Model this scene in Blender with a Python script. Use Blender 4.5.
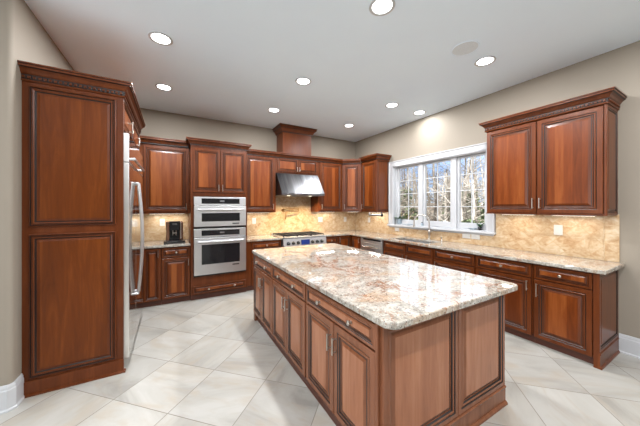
import bpy, bmesh, math, random
from mathutils import Vector, Matrix
PI = math.pi
SC = bpy.context.scene
COL = SC.collection
for o in list(bpy.data.objects):
    bpy.data.objects.remove(o)

# ------------------------------------------------------------------ camera
XR, YB, H = 3.987, 5.154, 3.125          # wall with the window, wall with the range, ceiling height
cam = bpy.data.cameras.new('camera')
camo = bpy.data.objects.new('camera', cam)
COL.objects.link(camo)
camo.location = (0, 0, 1.483)
camo.rotation_euler = (PI / 2, 0, -math.radians(29.888))
cam.sensor_width = 36.0
cam.sensor_fit = 'HORIZONTAL'
cam.lens = 256.75 / 640 * 36
cam.shift_y = -(213 - 207.34) / 640
cam.clip_start = 0.02
cam.clip_end = 300
SC.camera = camo

# ------------------------------------------------------------------ world, sun, exposure
LAMP_W = 20.0
SKY_FILL = 2.0
world = bpy.data.worlds.new('sky')
SC.world = world
world.use_nodes = True
wn = world.node_tree
wn.nodes.clear()
w_out = wn.nodes.new('ShaderNodeOutputWorld')
w_bg = wn.nodes.new('ShaderNodeBackground')
w_geo = wn.nodes.new('ShaderNodeTexCoord')
w_sep = wn.nodes.new('ShaderNodeSeparateXYZ')
w_rmp = wn.nodes.new('ShaderNodeValToRGB')
w_rmp.color_ramp.elements[0].position = 0.0
w_rmp.color_ramp.elements[0].color = (0.34, 0.44, 0.55, 1)
w_rmp.color_ramp.elements[1].position = 0.6
w_rmp.color_ramp.elements[1].color = (1.1, 1.3, 1.6, 1)
for _p, _c in ((0.13, (0.22, 0.38, 0.68, 1)), (0.25, (1.0, 1.14, 1.32, 1))):
    e = w_rmp.color_ramp.elements.new(_p)
    e.color = _c
# the unseen sky behind the camera is brightened as added fill light
w_dot = wn.nodes.new('ShaderNodeVectorMath')
w_dot.operation = 'DOT_PRODUCT'
w_dot.inputs[1].default_value = (-0.6, -0.8, 0.0)
w_map = wn.nodes.new('ShaderNodeMapRange')
w_map.interpolation_type = 'SMOOTHSTEP'
for _i, _v in ((1, -0.35), (2, 0.6), (3, 0.0), (4, 1.0)):
    w_map.inputs[_i].default_value = _v
w_cl = wn.nodes.new('ShaderNodeMix')
w_cl.data_type = 'RGBA'
w_cl.inputs[7].default_value = (SKY_FILL, SKY_FILL, SKY_FILL * 1.02, 1)
wn.links.new(w_geo.outputs['Generated'], w_sep.inputs[0])
wn.links.new(w_sep.outputs['Z'], w_rmp.inputs[0])
wn.links.new(w_geo.outputs['Generated'], w_dot.inputs[0])
wn.links.new(w_dot.outputs['Value'], w_map.inputs[0])
wn.links.new(w_map.outputs[0], w_cl.inputs[0])
wn.links.new(w_rmp.outputs[0], w_cl.inputs[6])
wn.links.new(w_cl.outputs[2], w_bg.inputs['Color'])
w_bg.inputs['Strength'].default_value = 1.3
wn.links.new(w_bg.outputs[0], w_out.inputs[0])

sun_d = bpy.data.lights.new('sun', 'SUN')
sun_d.energy = 10.0
sun_d.angle = 0.01
sun_d.color = (1.0, 0.95, 0.88)
sun = bpy.data.objects.new('sun', sun_d)
COL.objects.link(sun)
sun.rotation_euler = Vector((0.6, 0.45, -1.0)).to_track_quat('-Z', 'Y').to_euler()

SC.view_settings.view_transform = 'Standard'
SC.view_settings.look = 'None'
SC.view_settings.exposure = 0.44
SC.view_settings.gamma = 1.0
SC.view_settings.use_curve_mapping = False
SC.cycles.max_bounces = 10
SC.cycles.diffuse_bounces = 6
SC.cycles.transparent_max_bounces = 16
SC.cycles.caustics_reflective = False
SC.cycles.caustics_refractive = False


# ------------------------------------------------------------------ materials
def s2l(r, g, b):
    f = lambda c: (c / 255 / 12.92) if c / 255 <= 0.04045 else ((c / 255 + 0.055) / 1.055) ** 2.4
    return (f(r), f(g), f(b), 1)


class NB:
    def __init__(self, name):
        self.m = bpy.data.materials.new(name)
        self.m.use_nodes = True
        self.t = self.m.node_tree
        self.t.nodes.clear()
        self.out = self.t.nodes.new('ShaderNodeOutputMaterial')

    def put(self, sock, v):
        if v is None:
            return
        if isinstance(v, bpy.types.NodeSocket):
            self.t.links.new(v, sock)
        else:
            sock.default_value = v

    def math(self, op, a, b=None, c=None):
        n = self.t.nodes.new('ShaderNodeMath')
        n.operation = op
        self.put(n.inputs[0], a)
        self.put(n.inputs[1], b)
        self.put(n.inputs[2], c)
        return n.outputs[0]

    def coord(self, which='Object'):
        return self.t.nodes.new('ShaderNodeTexCoord').outputs[which]

    def pos(self):
        return self.t.nodes.new('ShaderNodeNewGeometry').outputs['Position']

    def rnd(self):
        return self.t.nodes.new('ShaderNodeObjectInfo').outputs['Random']

    def sep(self, v):
        n = self.t.nodes.new('ShaderNodeSeparateXYZ')
        self.put(n.inputs[0], v)
        return n.outputs

    def comb(self, x, y, z):
        n = self.t.nodes.new('ShaderNodeCombineXYZ')
        self.put(n.inputs[0], x); self.put(n.inputs[1], y); self.put(n.inputs[2], z)
        return n.outputs[0]

    def vmul(self, v, s):
        n = self.t.nodes.new('ShaderNodeVectorMath')
        n.operation = 'MULTIPLY'
        self.put(n.inputs[0], v)
        self.put(n.inputs[1], s)
        return n.outputs[0]

    def vadd(self, v, s):
        n = self.t.nodes.new('ShaderNodeVectorMath')
        n.operation = 'ADD'
        self.put(n.inputs[0], v)
        self.put(n.inputs[1], s)
        return n.outputs[0]

    def noise(self, v, scale, detail=3, rough=0.5, dist=0.0, color=False):
        n = self.t.nodes.new('ShaderNodeTexNoise')
        self.put(n.inputs['Vector'], v)
        n.inputs['Scale'].default_value = scale
        n.inputs['Detail'].default_value = detail
        n.inputs['Roughness'].default_value = rough
        n.inputs['Distortion'].default_value = dist
        return n.outputs['Color' if color else 'Fac']

    def white(self, v):
        n = self.t.nodes.new('ShaderNodeTexWhiteNoise')
        n.noise_dimensions = '3D'
        self.put(n.inputs['Vector'], v)
        return n.outputs['Value']

    def ramp(self, f, stops):
        n = self.t.nodes.new('ShaderNodeValToRGB')
        self.put(n.inputs[0], f)
        cr = n.color_ramp
        cr.elements[0].position, cr.elements[0].color = stops[0]
        cr.elements[1].position, cr.elements[1].color = stops[-1]
        for p, c in stops[1:-1]:
            el = cr.elements.new(p)
            el.color = c
        return n.outputs[0]

    def fr(self, f, a, b, lo=0.0, hi=1.0):
        n = self.t.nodes.new('ShaderNodeMapRange')
        n.interpolation_type = 'SMOOTHSTEP'
        self.put(n.inputs[0], f)
        for i, v in enumerate((a, b, lo, hi)):
            n.inputs[i + 1].default_value = v
        return n.outputs[0]

    def mix(self, f, a, b, mode='MIX'):
        n = self.t.nodes.new('ShaderNodeMix')
        n.data_type = 'RGBA'
        n.blend_type = mode
        self.put(n.inputs[0], f)
        self.put(n.inputs[6], a)
        self.put(n.inputs[7], b)
        return n.outputs[2]

    def bump(self, h, strength=0.2, dist=0.01):
        n = self.t.nodes.new('ShaderNodeBump')
        n.inputs['Strength'].default_value = strength
        n.inputs['Distance'].default_value = dist
        self.put(n.inputs['Height'], h)
        return n.outputs[0]

    def bsdf(self, color, rough=0.5, metal=0.0, normal=None, spec=0.5, coat=0.0, coat_rough=0.1, aniso=0.0):
        n = self.t.nodes.new('ShaderNodeBsdfPrincipled')
        self.put(n.inputs['Base Color'], color)
        self.put(n.inputs['Roughness'], rough)
        n.inputs['Metallic'].default_value = metal
        n.inputs['Specular IOR Level'].default_value = spec
        n.inputs['Coat Weight'].default_value = coat
        n.inputs['Coat Roughness'].default_value = coat_rough
        if aniso:
            n.inputs['Anisotropic'].default_value = aniso
        if normal is not None:
            self.put(n.inputs['Normal'], normal)
        self.t.links.new(n.outputs[0], self.out.inputs[0])
        return self.m


def plain(name, rgb, rough=0.5, metal=0.0, var=0.06, scale=8.0, **k):
    b = NB(name)
    c = s2l(*rgb)
    f = b.noise(b.coord(), scale, 3)
    lo = tuple(x * (1 - var) for x in c[:3]) + (1,)
    hi = tuple(min(1, x * (1 + var)) for x in c[:3]) + (1,)
    return b.bsdf(b.ramp(f, [(0.3, lo), (0.7, hi)]), rough, metal, **k)


def wood(name, dark, mid, light, stripe=0.0, rough=0.3, coat=0.25):
    b = NB(name)
    oc = b.coord()
    r = b.rnd()
    off = b.comb(b.math('MULTIPLY', r, 37.0), b.math('MULTIPLY', r, 13.0), b.math('MULTIPLY', r, 71.0))
    v = b.vadd(oc, off)
    g1 = b.noise(b.vmul(v, (9, 9, 1.0)), 1.6, 5, 0.6, 0.8)
    g2 = b.noise(b.vmul(v, (60, 60, 3.0)), 1.0, 3, 0.6, 0.3)
    f = b.math('ADD', b.math('MULTIPLY', g1, 0.75), b.math('MULTIPLY', g2, 0.25))
    if stripe:
        x = b.sep(v)[0]
        jig = b.noise(b.vmul(v, (0, 0, 1.2)), 1.0, 1)
        idx = b.math('FLOOR', b.math('ADD', b.math('DIVIDE', x, 0.072), b.math('MULTIPLY', jig, 0.12)))
        wv = b.white(b.comb(idx, b.math('FLOOR', b.math('MULTIPLY', r, 90.0)), 0.5))
        f = b.math('ADD', f, b.math('MULTIPLY', b.math('SUBTRACT', wv, 0.5), stripe))
    c = b.ramp(f, [(0.22, s2l(*dark)), (0.5, s2l(*mid)), (0.78, s2l(*light))])
    return b.bsdf(c, rough, coat=coat, coat_rough=0.2, spec=0.28, normal=b.bump(g2, 0.03, 0.002))


M = {}
M['frame'] = wood('cherry_frame', (71, 32, 10), (93, 45, 18), (115, 61, 30), rough=0.28, coat=0.0)
M['glaze'] = plain('cherry_dark_glaze', (26, 13, 9), 0.4)
M['field'] = wood('cherry_field', (86, 38, 10), (113, 54, 19), (140, 78, 36), stripe=0.44, rough=0.28, coat=0.0)
M['panel'] = wood('cherry_panel', (72, 32, 6), (97, 46, 10), (122, 64, 21), stripe=0.07, rough=0.28, coat=0.0)
M['island_frame_sheen'] = wood('cherry_frame_pale_sheen', (96, 58, 38), (120, 74, 50), (142, 92, 66), rough=0.26, coat=0.2)  # both island woods: cabinet cherry with pale sheen haze put into the colour
M['island_field_sheen'] = wood('cherry_field_pale_sheen', (128, 80, 55), (150, 98, 70), (170, 118, 88), stripe=0.08, rough=0.26, coat=0.2)
IWOODS = [M['island_frame_sheen'], M['glaze'], M['island_field_sheen']]
M['toe'] = plain('cherry_toe_kick', (86, 46, 32), 0.5)
M['shadow_gap'] = plain('dark_gap', (22, 18, 16), 0.7)
WOODS = [M['frame'], M['glaze'], M['field']]
PWOODS = [M['frame'], M['glaze'], M['panel']]
M['steel'] = plain('brushed_steel', (212, 213, 215), 0.36, 1.0, var=0.03, scale=3)
def hood_steel():
    b = NB('hood_brushed_steel')
    n = b.noise(b.vmul(b.coord(), (1, 0.06, 0.06)), 5.0, 4, 0.6)
    n2 = b.noise(b.vmul(b.coord(), (1, 0.02, 0.02)), 60.0, 2)
    c = b.ramp(n, [(0.38, s2l(88, 89, 92)), (0.62, s2l(150, 151, 154))])
    return b.bsdf(c, b.math('ADD', 0.24, b.math('MULTIPLY', n2, 0.14)), 1.0)


M['hood_steel'] = hood_steel()
M['fridge_steel'] = plain('fridge_steel', (232, 231, 229), 0.34, 1.0, var=0.02, scale=3)
M['nickel'] = plain('brushed_nickel', (186, 180, 172), 0.28, 1.0, var=0.03)
M['chrome'] = plain('chrome', (225, 225, 228), 0.12, 1.0, var=0.02)
M['fridge_face'] = plain('fridge_polished_face', (214, 212, 210), 0.09, 1.0, var=0.02, scale=3)
M['bronze'] = plain('aged_bronze', (158, 124, 84), 0.35, 1.0)
M['blackglass'] = plain('black_glass', (26, 27, 30), 0.06, 0.0, var=0.02)
M['black'] = plain('black_plastic', (18, 18, 20), 0.3)
M['iron'] = plain('cast_iron', (28, 27, 27), 0.55)
M['display'] = plain('blue_display', (38, 58, 120), 0.15)
M['white'] = plain('white_trim_paint', (188, 190, 193), 0.35, var=0.01)
M['plate'] = plain('white_wall_plate', (205, 203, 198), 0.35, var=0.01)
M['slot'] = plain('outlet_slot', (60, 58, 56), 0.5)
M['ceil'] = plain('ceiling_paint', (228, 242, 255), 0.8, var=0.012, scale=2)
M['wall'] = plain('beige_wall_paint', (143, 134, 121), 0.7, var=0.015, scale=2)
M['spk'] = plain('speaker_mesh', (214, 222, 228), 0.7, var=0.05, scale=90)
M['pot'] = plain('grey_blue_pot', (150, 165, 175), 0.35)
M['leaf'] = plain('plant_leaf', (44, 84, 46), 0.45, var=0.3, scale=30)
M['petal'] = plain('dark_flower', (58, 30, 48), 0.5, var=0.2)
M['stem'] = plain('plant_stem', (96, 112, 60), 0.5)
M['paper'] = plain('paper_roll', (226, 226, 224), 0.8)
M['copper'] = plain('machine_side', (150, 112, 92), 0.22, 0.8)
M['towel_grey'] = plain('holder_steel', (150, 150, 154), 0.3, 0.9)


def granite():
    b = NB('cream_granite')
    v = b.pos()
    warp = b.noise(v, 1.7, 3, 0.5, color=True)
    vw = b.vadd(v, b.vmul(warp, (0.55, 0.55, 0.55)))
    base = b.ramp(b.noise(vw, 14.0, 8, 0.75), [(0.33, s2l(115, 111, 103)), (0.47, s2l(158, 153, 143)), (0.62, s2l(182, 178, 169))])
    tan = b.fr(b.noise(b.vmul(vw, (1.0, 2.0, 1.0)), 2.2, 4, 0.6, 0.5), 0.47, 0.66)
    c = b.mix(b.math('MULTIPLY', tan, 0.55), base, s2l(171, 140, 108))
    rv = b.math('ABSOLUTE', b.math('SUBTRACT', b.noise(b.vmul(vw, (1.3, 1.0, 1.0)), 1.7, 6, 0.68, 0.6), 0.5))
    vein = b.fr(rv, 0.0, 0.03, 1.0, 0.0)
    msk = b.fr(b.noise(vw, 2.0, 2), 0.42, 0.56)
    c = b.mix(b.math('MULTIPLY', b.math('MULTIPLY', vein, msk), 0.85), c, s2l(132, 82, 50))
    gv = b.fr(b.math('ABSOLUTE', b.math('SUBTRACT', b.noise(b.vadd(vw, (5, 2, 1)), 4.0, 6, 0.7, 0.5), 0.5)), 0.0, 0.022, 0.5, 0.0)
    c = b.mix(gv, c, s2l(104, 99, 95))
    sp2 = b.fr(b.noise(b.vadd(v, (3, 3, 3)), 38, 3, 0.65), 0.57, 0.66)
    c = b.mix(b.math('MULTIPLY', sp2, 0.6), c, s2l(140, 100, 73))
    sp3 = b.fr(b.noise(b.vadd(v, (7, 1, 3)), 46, 3, 0.65), 0.56, 0.65)
    c = b.mix(b.math('MULTIPLY', sp3, 0.65), c, s2l(206, 202, 193))
    sp = b.fr(b.noise(v, 60, 3, 0.65), 0.58, 0.65)
    c = b.mix(b.math('MULTIPLY', sp, 0.85), c, s2l(73, 58, 50))
    return b.bsdf(c, 0.05, spec=0.5, coat=0.3, coat_rough=0.03)


M['granite'] = granite()


def floor_tile():
    b = NB('floor_tile')
    p = b.sep(b.pos())
    S = 0.5133
    u = b.math('DIVIDE', b.math('SUBTRACT', b.math('MULTIPLY', b.math('ADD', p[0], p[1]), 0.70711), 2.01), S)
    w = b.math('DIVIDE', b.math('MULTIPLY', b.math('SUBTRACT', p[0], p[1]), 0.70711), S)
    fu, fw = b.math('FLOOR', u), b.math('FLOOR', w)
    du = b.math('ABSOLUTE', b.math('SUBTRACT', b.math('FRACT', u), 0.5))
    dw = b.math('ABSOLUTE', b.math('SUBTRACT', b.math('FRACT', w), 0.5))
    edge = b.math('MAXIMUM', du, dw)
    grout = b.fr(edge, 0.4925, 0.4965)
    idv = b.comb(fu, fw, 0.3)
    rn = b.white(idv)
    rn2 = b.white(b.comb(fu, fw, 4.7))
    # every tile shows its own piece of the veined stone, turned one of two ways
    turn = b.math('GREATER_THAN', rn2, 0.5)
    lu = b.mix(turn, b.comb(u, b.math('MULTIPLY', w, 0.35), 0.0), b.comb(b.math('MULTIPLY', u, 0.35), w, 0.0))
    tv = b.vadd(lu, b.comb(b.math('MULTIPLY', rn, 40.0), b.math('MULTIPLY', rn2, 40.0), 0.0))
    n1 = b.noise(tv, 1.5, 5, 0.6, 0.9)
    n2 = b.noise(b.vadd(tv, (9, 4, 2)), 2.6, 4, 0.6, 1.4)
    c = b.ramp(n1, [(0.32, s2l(146, 144, 138)), (0.46, s2l(166, 164, 158)), (0.62, s2l(177, 176, 171))])
    c = b.mix(b.fr(n2, 0.46, 0.7, 0.0, 0.5), c, s2l(164, 151, 133))
    c = b.mix(b.math('MULTIPLY', rn2, 0.15), c, s2l(169, 159, 144))
    bri = b.math('ADD', 0.88, b.math('MULTIPLY', rn, 0.17))
    c = b.mix(1.0, c, b.comb(bri, bri, bri), 'MULTIPLY')
    c = b.mix(grout, c, s2l(126, 120, 111))
    return b.bsdf(c, b.math('ADD', 0.3, b.math('MULTIPLY', grout, 0.4)), normal=b.bump(b.math('MULTIPLY', grout, -1.0), 0.3, 0.004))


M['floor'] = floor_tile()


def splash_tile(name, diag=True, S=0.152):
    b = NB(name)
    p = b.sep(b.coord())
    if diag:
        u = b.math('DIVIDE', b.math('MULTIPLY', b.math('ADD', p[0], p[2]), 0.70711), S)
        w = b.math('DIVIDE', b.math('MULTIPLY', b.math('SUBTRACT', p[0], p[2]), 0.70711), S)
    else:
        u = b.math('DIVIDE', p[0], S)
        w = b.math('DIVIDE', p[2], S)
    fu, fw = b.math('FLOOR', u), b.math('FLOOR', w)
    edge = b.math('MAXIMUM', b.math('ABSOLUTE', b.math('SUBTRACT', b.math('FRACT', u), 0.5)),
                  b.math('ABSOLUTE', b.math('SUBTRACT', b.math('FRACT', w), 0.5)))
    grout = b.fr(edge, 0.475, 0.492)
    rn = b.white(b.comb(fu, fw, 1.3))
    v = b.vadd(b.coord(), b.comb(b.math('MULTIPLY', rn, 0.35), 0.0, b.math('MULTIPLY', rn, 0.25)))
    n1 = b.noise(b.vmul(v, (1.0, 1.0, 1.4)), 8, 5, 0.68, 1.0)
    n2 = b.noise(v, 34, 4, 0.65)
    f = b.math('ADD', b.math('MULTIPLY', n1, 0.65), b.math('ADD', b.math('MULTIPLY', n2, 0.2), b.math('ADD', b.math('MULTIPLY', rn, 0.06), 0.085)))
    c = b.ramp(f, [(0.34, s2l(132, 94, 58)), (0.46, s2l(175, 141, 102)), (0.57, s2l(194, 170, 137)), (0.70, s2l(209, 194, 169))])
    c = b.mix(b.math('MULTIPLY', grout, 0.6), c, s2l(184, 150, 107))
    return b.bsdf(c, 0.35, normal=b.bump(b.math('SUBTRACT', b.math('MULTIPLY', n2, 0.4), grout), 0.2, 0.004))


M['splash'] = splash_tile('travertine_diagonal_tile')
M['splash_edge'] = splash_tile('travertine_border_tile', False, 0.1)


def glass():
    b = NB('window_glass')
    tr = b.t.nodes.new('ShaderNodeBsdfTransparent')
    gl = b.t.nodes.new('ShaderNodeBsdfGlossy')
    gl.inputs['Roughness'].default_value = 0.02
    fr = b.t.nodes.new('ShaderNodeFresnel')
    fr.inputs[0].default_value = 1.25
    mx = b.t.nodes.new('ShaderNodeMixShader')
    b.t.links.new(fr.outputs[0], mx.inputs[0])
    b.t.links.new(tr.outputs[0], mx.inputs[1])
    b.t.links.new(gl.outputs[0], mx.inputs[2])
    b.t.links.new(mx.outputs[0], b.out.inputs[0])
    return b.m


M['glass'] = glass()


def emit(name, rgb, strength):
    b = NB(name)
    n = b.t.nodes.new('ShaderNodeEmission')
    n.inputs[0].default_value = rgb
    n.inputs[1].default_value = strength
    b.t.links.new(n.outputs[0], b.out.inputs[0])
    return b.m


M['bulb'] = emit('lamp_lens_glow', (1, 0.98, 0.96, 1), 9.0)
M['strip'] = emit('cabinet_strip_glow', (1, 0.9, 0.72, 1), 4.0)


def bark(name, a, c2):
    b = NB(name)
    n = b.noise(b.vmul(b.coord(), (1, 1, 0.3)), 9, 5, 0.65, 0.5)
    return b.bsdf(b.ramp(n, [(0.35, s2l(*a)), (0.65, s2l(*c2))]), 0.9)


M['bark_pale'] = bark('pale_bark', (130, 124, 114), (182, 178, 170))
M['bark_grey'] = bark('grey_bark', (88, 82, 73), (132, 125, 115))
M['bark_dark'] = bark('dark_bark', (36, 32, 28), (70, 64, 56))
M['needles'] = plain('evergreen_leaf', (82, 96, 62), 0.7, var=0.45, scale=3)
M['litter'] = plain('leaf_litter', (96, 85, 70), 0.95, var=0.3, scale=1.5)


# ------------------------------------------------------------------ mesh builder
class MB:
    def __init__(self):
        self.v, self.f, self.mi, self.sm = [], [], [], []

    def face(self, pts, m=0, smooth=False):
        i = len(self.v)
        self.v += [tuple(p) for p in pts]
        self.f.append(list(range(i, i + len(pts))))
        self.mi.append(m)
        self.sm.append(smooth)

    def grid(self, rows, m=0, smooth=True, close=False):
        i = len(self.v)
        n = len(rows[0])
        for r in rows:
            self.v += [tuple(p) for p in r]
        for a in range(len(rows) - 1):
            for k in range(n if close else n - 1):
                k2 = (k + 1) % n
                self.f.append([i + a * n + k, i + a * n + k2, i + (a + 1) * n + k2, i + (a + 1) * n + k])
                self.mi.append(m)
                self.sm.append(smooth)

    def box(self, x0, y0, z0, x1, y1, z1, m=0):
        i = len(self.v)
        self.v += [(x0, y0, z0), (x1, y0, z0), (x1, y1, z0), (x0, y1, z0), (x0, y0, z1), (x1, y0, z1), (x1, y1, z1), (x0, y1, z1)]
        for q in ((3, 2, 1, 0), (4, 5, 6, 7), (0, 1, 5, 4), (1, 2, 6, 5), (2, 3, 7, 6), (3, 0, 4, 7)):
            self.f.append([i + k for k in q])
            self.mi.append(m)
            self.sm.append(False)
        return self

    def paint(self, fn):
        for k, f in enumerate(self.f):
            n = len(f)
            self.mi[k] = fn([sum(self.v[i][a] for i in f) / n for a in range(3)])
        return self

    def prism(self, outline, z0, z1, m=0):
        n = len(outline)
        i = len(self.v)
        self.v += [(x, y, z0) for x, y in outline] + [(x, y, z1) for x, y in outline]
        self.f.append([i + k for k in reversed(range(n))])
        self.f.append([i + n + k for k in range(n)])
        for k in range(n):
            self.f.append([i + k, i + (k + 1) % n, i + n + (k + 1) % n, i + n + k])
        self.mi += [m] * (n + 2)
        self.sm += [False] * (n + 2)
        return self

    def lathe(self, prof, c=(0, 0, 0), axis='z', n=20, m=0):
        rows = []
        for r, h in prof:
            row = []
            for k in range(n):
                a = 2 * PI * k / n
                p, q = max(r, 1e-5) * math.cos(a), max(r, 1e-5) * math.sin(a)
                if axis == 'z': row.append((c[0] + p, c[1] + q, c[2] + h))
                elif axis == 'y': row.append((c[0] + p, c[1] + h, c[2] + q))
                else: row.append((c[0] + h, c[1] + p, c[2] + q))
            rows.append(row)
        self.grid(rows, m, True, True)
        return self

    def tube(self, pts, r, n=8, m=0, cap=True):
        pts = [Vector(p) for p in pts]
        rs = r if isinstance(r, (list, tuple)) else [r] * len(pts)
        rows = []
        up = None
        for k, p in enumerate(pts):
            t = (pts[min(k + 1, len(pts) - 1)] - pts[max(k - 1, 0)]).normalized()
            if up is None:
                up = Vector((0, 0, 1)) if abs(t.z) < 0.9 else Vector((1, 0, 0))
            up = (up - t * up.dot(t)).normalized()
            sd = t.cross(up)
            rows.append([p + (up * math.cos(2 * PI * j / n) + sd * math.sin(2 * PI * j / n)) * rs[k] for j in range(n)])
        self.grid(rows, m, True, True)
        if cap:
            self.face(rows[0], m)
            self.face(list(reversed(rows[-1])), m)
        return self

    def sweep(self, path, prof, m=0, mats=None, z=0.0, cap=True, closed=False):
        """profile (out, z) swept along a plan path; 'out' is to the right-hand side of travel"""
        P = [Vector((p[0], p[1])) for p in path]
        n = len(P)
        def nrm(a, b):
            d = (b - a).normalized()
            return Vector((d.y, -d.x))
        rows = []
        for k in range(n):
            if closed:
                n1, n2 = nrm(P[k - 1], P[k]), nrm(P[k], P[(k + 1) % n])
            else:
                n1 = nrm(P[k - 1], P[k]) if k else nrm(P[0], P[1])
                n2 = nrm(P[k], P[k + 1]) if k < n - 1 else n1
            mt = (n1 + n2) / (1 + n1.dot(n2))
            rows.append([(P[k].x + mt.x * o, P[k].y + mt.y * o, z + h) for o, h in prof])
        np_ = len(prof)
        rng = range(n if closed else n - 1)
        for k in rng:
            a, b = rows[k], rows[(k + 1) % n]
            for j in range(np_):
                j2 = (j + 1) % np_
                self.face([a[j], b[j], b[j2], a[j2]], mats[j] if mats else m)
        if cap and not closed:
            self.face(rows[0], m)
            self.face(list(reversed(rows[-1])), m)
        return self

    def panel(self, x0, z0, x1, z1, yf, t, rings, fm):
        """framed raised panel looking towards -y: nested rings of (inset, depth, material of the band that follows)"""
        def ring(i, y):
            return [(x0 + i, y, z0 + i), (x1 - i, y, z0 + i), (x1 - i, y, z1 - i), (x0 + i, y, z1 - i)]
        prev = ring(0, yf + t)
        self.face(list(reversed(prev)), 0)
        pm = 0
        for ins, dep, mm in rings:
            cur = ring(ins, yf + dep)
            for k in range(4):
                self.face([prev[k], prev[(k + 1) % 4], cur[(k + 1) % 4], cur[k]], pm)
            prev, pm = cur, mm
        self.face(prev, fm)
        return self

    def cells(self, xs, ys, keep, z0, z1, m=0, plane='xy'):
        """slab made of kept grid cells, sharing vertices so that it has side walls only along its outline"""
        idx = {}
        def V(i, j, k):
            if (i, j, k) not in idx:
                idx[(i, j, k)] = len(self.v)
                a, b, c = xs[i], ys[j], (z0, z1)[k]
                self.v.append((a, b, c) if plane == 'xy' else ((c, a, b) if plane == 'yz' else (a, c, b)))
            return idx[(i, j, k)]
        K = lambda i, j: 0 <= i < len(xs) - 1 and 0 <= j < len(ys) - 1 and keep((xs[i] + xs[i + 1]) / 2, (ys[j] + ys[j + 1]) / 2)
        def F(q):
            self.f.append(q); self.mi.append(m); self.sm.append(False)
        for i in range(len(xs) - 1):
            for j in range(len(ys) - 1):
                if not K(i, j): continue
                F([V(i, j, 1), V(i + 1, j, 1), V(i + 1, j + 1, 1), V(i, j + 1, 1)])
                F([V(i, j + 1, 0), V(i + 1, j + 1, 0), V(i + 1, j, 0), V(i, j, 0)])
                for (di, dj, a, b) in ((0, -1, (i, j), (i + 1, j)), (1, 0, (i + 1, j), (i + 1, j + 1)), (0, 1, (i + 1, j + 1), (i, j + 1)), (-1, 0, (i, j + 1), (i, j))):
                    if not K(i + di, j + dj):
                        F([V(*a, 0), V(*b, 0), V(*b, 1), V(*a, 1)])
        return self

    def build(self, name, mats, parent=None, loc=(0, 0, 0), rz=0.0, bevel=0.0, segs=2, smooth_angle=None, weld=False, fixn=False):
        me = bpy.data.meshes.new(name)
        me.from_pydata(self.v, [], self.f)
        if not isinstance(mats, (list, tuple)):
            mats = [mats]
        for mt in mats:
            me.materials.append(mt)
        for p, a, s in zip(me.polygons, self.mi, self.sm):
            p.material_index = min(a, len(mats) - 1)
            p.use_smooth = s
        if weld or fixn:
            bm = bmesh.new()
            bm.from_mesh(me)
            if weld: bmesh.ops.remove_doubles(bm, verts=bm.verts, dist=1e-5)
            if fixn: bmesh.ops.recalc_face_normals(bm, faces=bm.faces)
            bm.to_mesh(me)
            bm.free()
        if smooth_angle:
            for p in me.polygons: p.use_smooth = True
            me.set_sharp_from_angle(angle=smooth_angle)
        o = bpy.data.objects.new(name, me)
        COL.objects.link(o)
        o.location = loc
        o.rotation_euler = (0, 0, rz)
        if parent is not None:
            o.parent = parent
        if bevel:
            b = o.modifiers.new('edge', 'BEVEL')
            b.width = bevel
            b.segments = segs
            b.limit_method = 'ANGLE'
            b.angle_limit = math.radians(40)
        return o


def tag(o, label, cat, group=None, kind=None):
    o['label'] = label
    o['category'] = cat
    if group: o['group'] = group
    if kind: o['kind'] = kind
    return o


def thing(name, label, cat, loc=(0, 0, 0), rz=0.0, group=None):
    o = bpy.data.objects.new(name, None)
    COL.objects.link(o)
    o.empty_display_size = 0.1
    o.location = loc
    o.rotation_euler = (0, 0, rz)
    return tag(o, label, cat, group)


def struct(o):
    o['kind'] = 'structure'
    return o


def arc_rect(x0, y0, x1, y1, r, n=8):
    pts = []
    for cx, cy, a0 in ((x1 - r, y0 + r, -PI / 2), (x1 - r, y1 - r, 0), (x0 + r, y1 - r, PI / 2), (x0 + r, y0 + r, PI)):
        for k in range(n + 1):
            a = a0 + PI / 2 * k / n
            pts.append((cx + r * math.cos(a), cy + r * math.sin(a)))
    return pts


# ------------------------------------------------------------------ room shell
BACK = -4.6          # how far the open house behind the camera is built
LEFT = -5.2
WY = 2.757           # wall stub beside the refrigerator
struct(MB().box(LEFT, BACK, -0.12, XR + 0.16, YB + 0.16, 0).build('floor', M['floor']))
struct(MB().box(LEFT, BACK, H, XR + 0.16, YB + 0.16, H + 0.15).build('ceiling', M['ceil']))
struct(MB().box(-1.18, YB, 0, XR + 0.16, YB + 0.16, H).build('wall_back', M['wall']))
WIN_Y0, WIN_Y1, WIN_Z0, WIN_Z1 = 2.04, 3.87, 1.125, 2.32
struct(MB().cells([BACK, WIN_Y0, WIN_Y1, YB], [0, WIN_Z0, WIN_Z1, H],
                  lambda y, z: not (WIN_Y0 < y < WIN_Y1 and WIN_Z0 < z < WIN_Z1), XR, XR + 0.16, plane='yz').build('wall_right', M['wall'], fixn=True))
# wall stub: faces the camera left of the refrigerator and forms the refrigerator alcove, with a rounded corner
o = MB()
out = [(LEFT, WY), (-1.05, WY)] + [(-1.05 + 0.03 * math.sin(a), WY + 0.03 - 0.03 * math.cos(a)) for a in (PI / 8, PI / 4, PI * 3 / 8, PI / 2)] + [(-1.02, YB), (-1.18, YB), (-1.18, WY + 0.16), (LEFT, WY + 0.16)]
struct(o.prism(out, 0, H).build('wall_left', M['wall'], smooth_angle=math.radians(30)))

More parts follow.
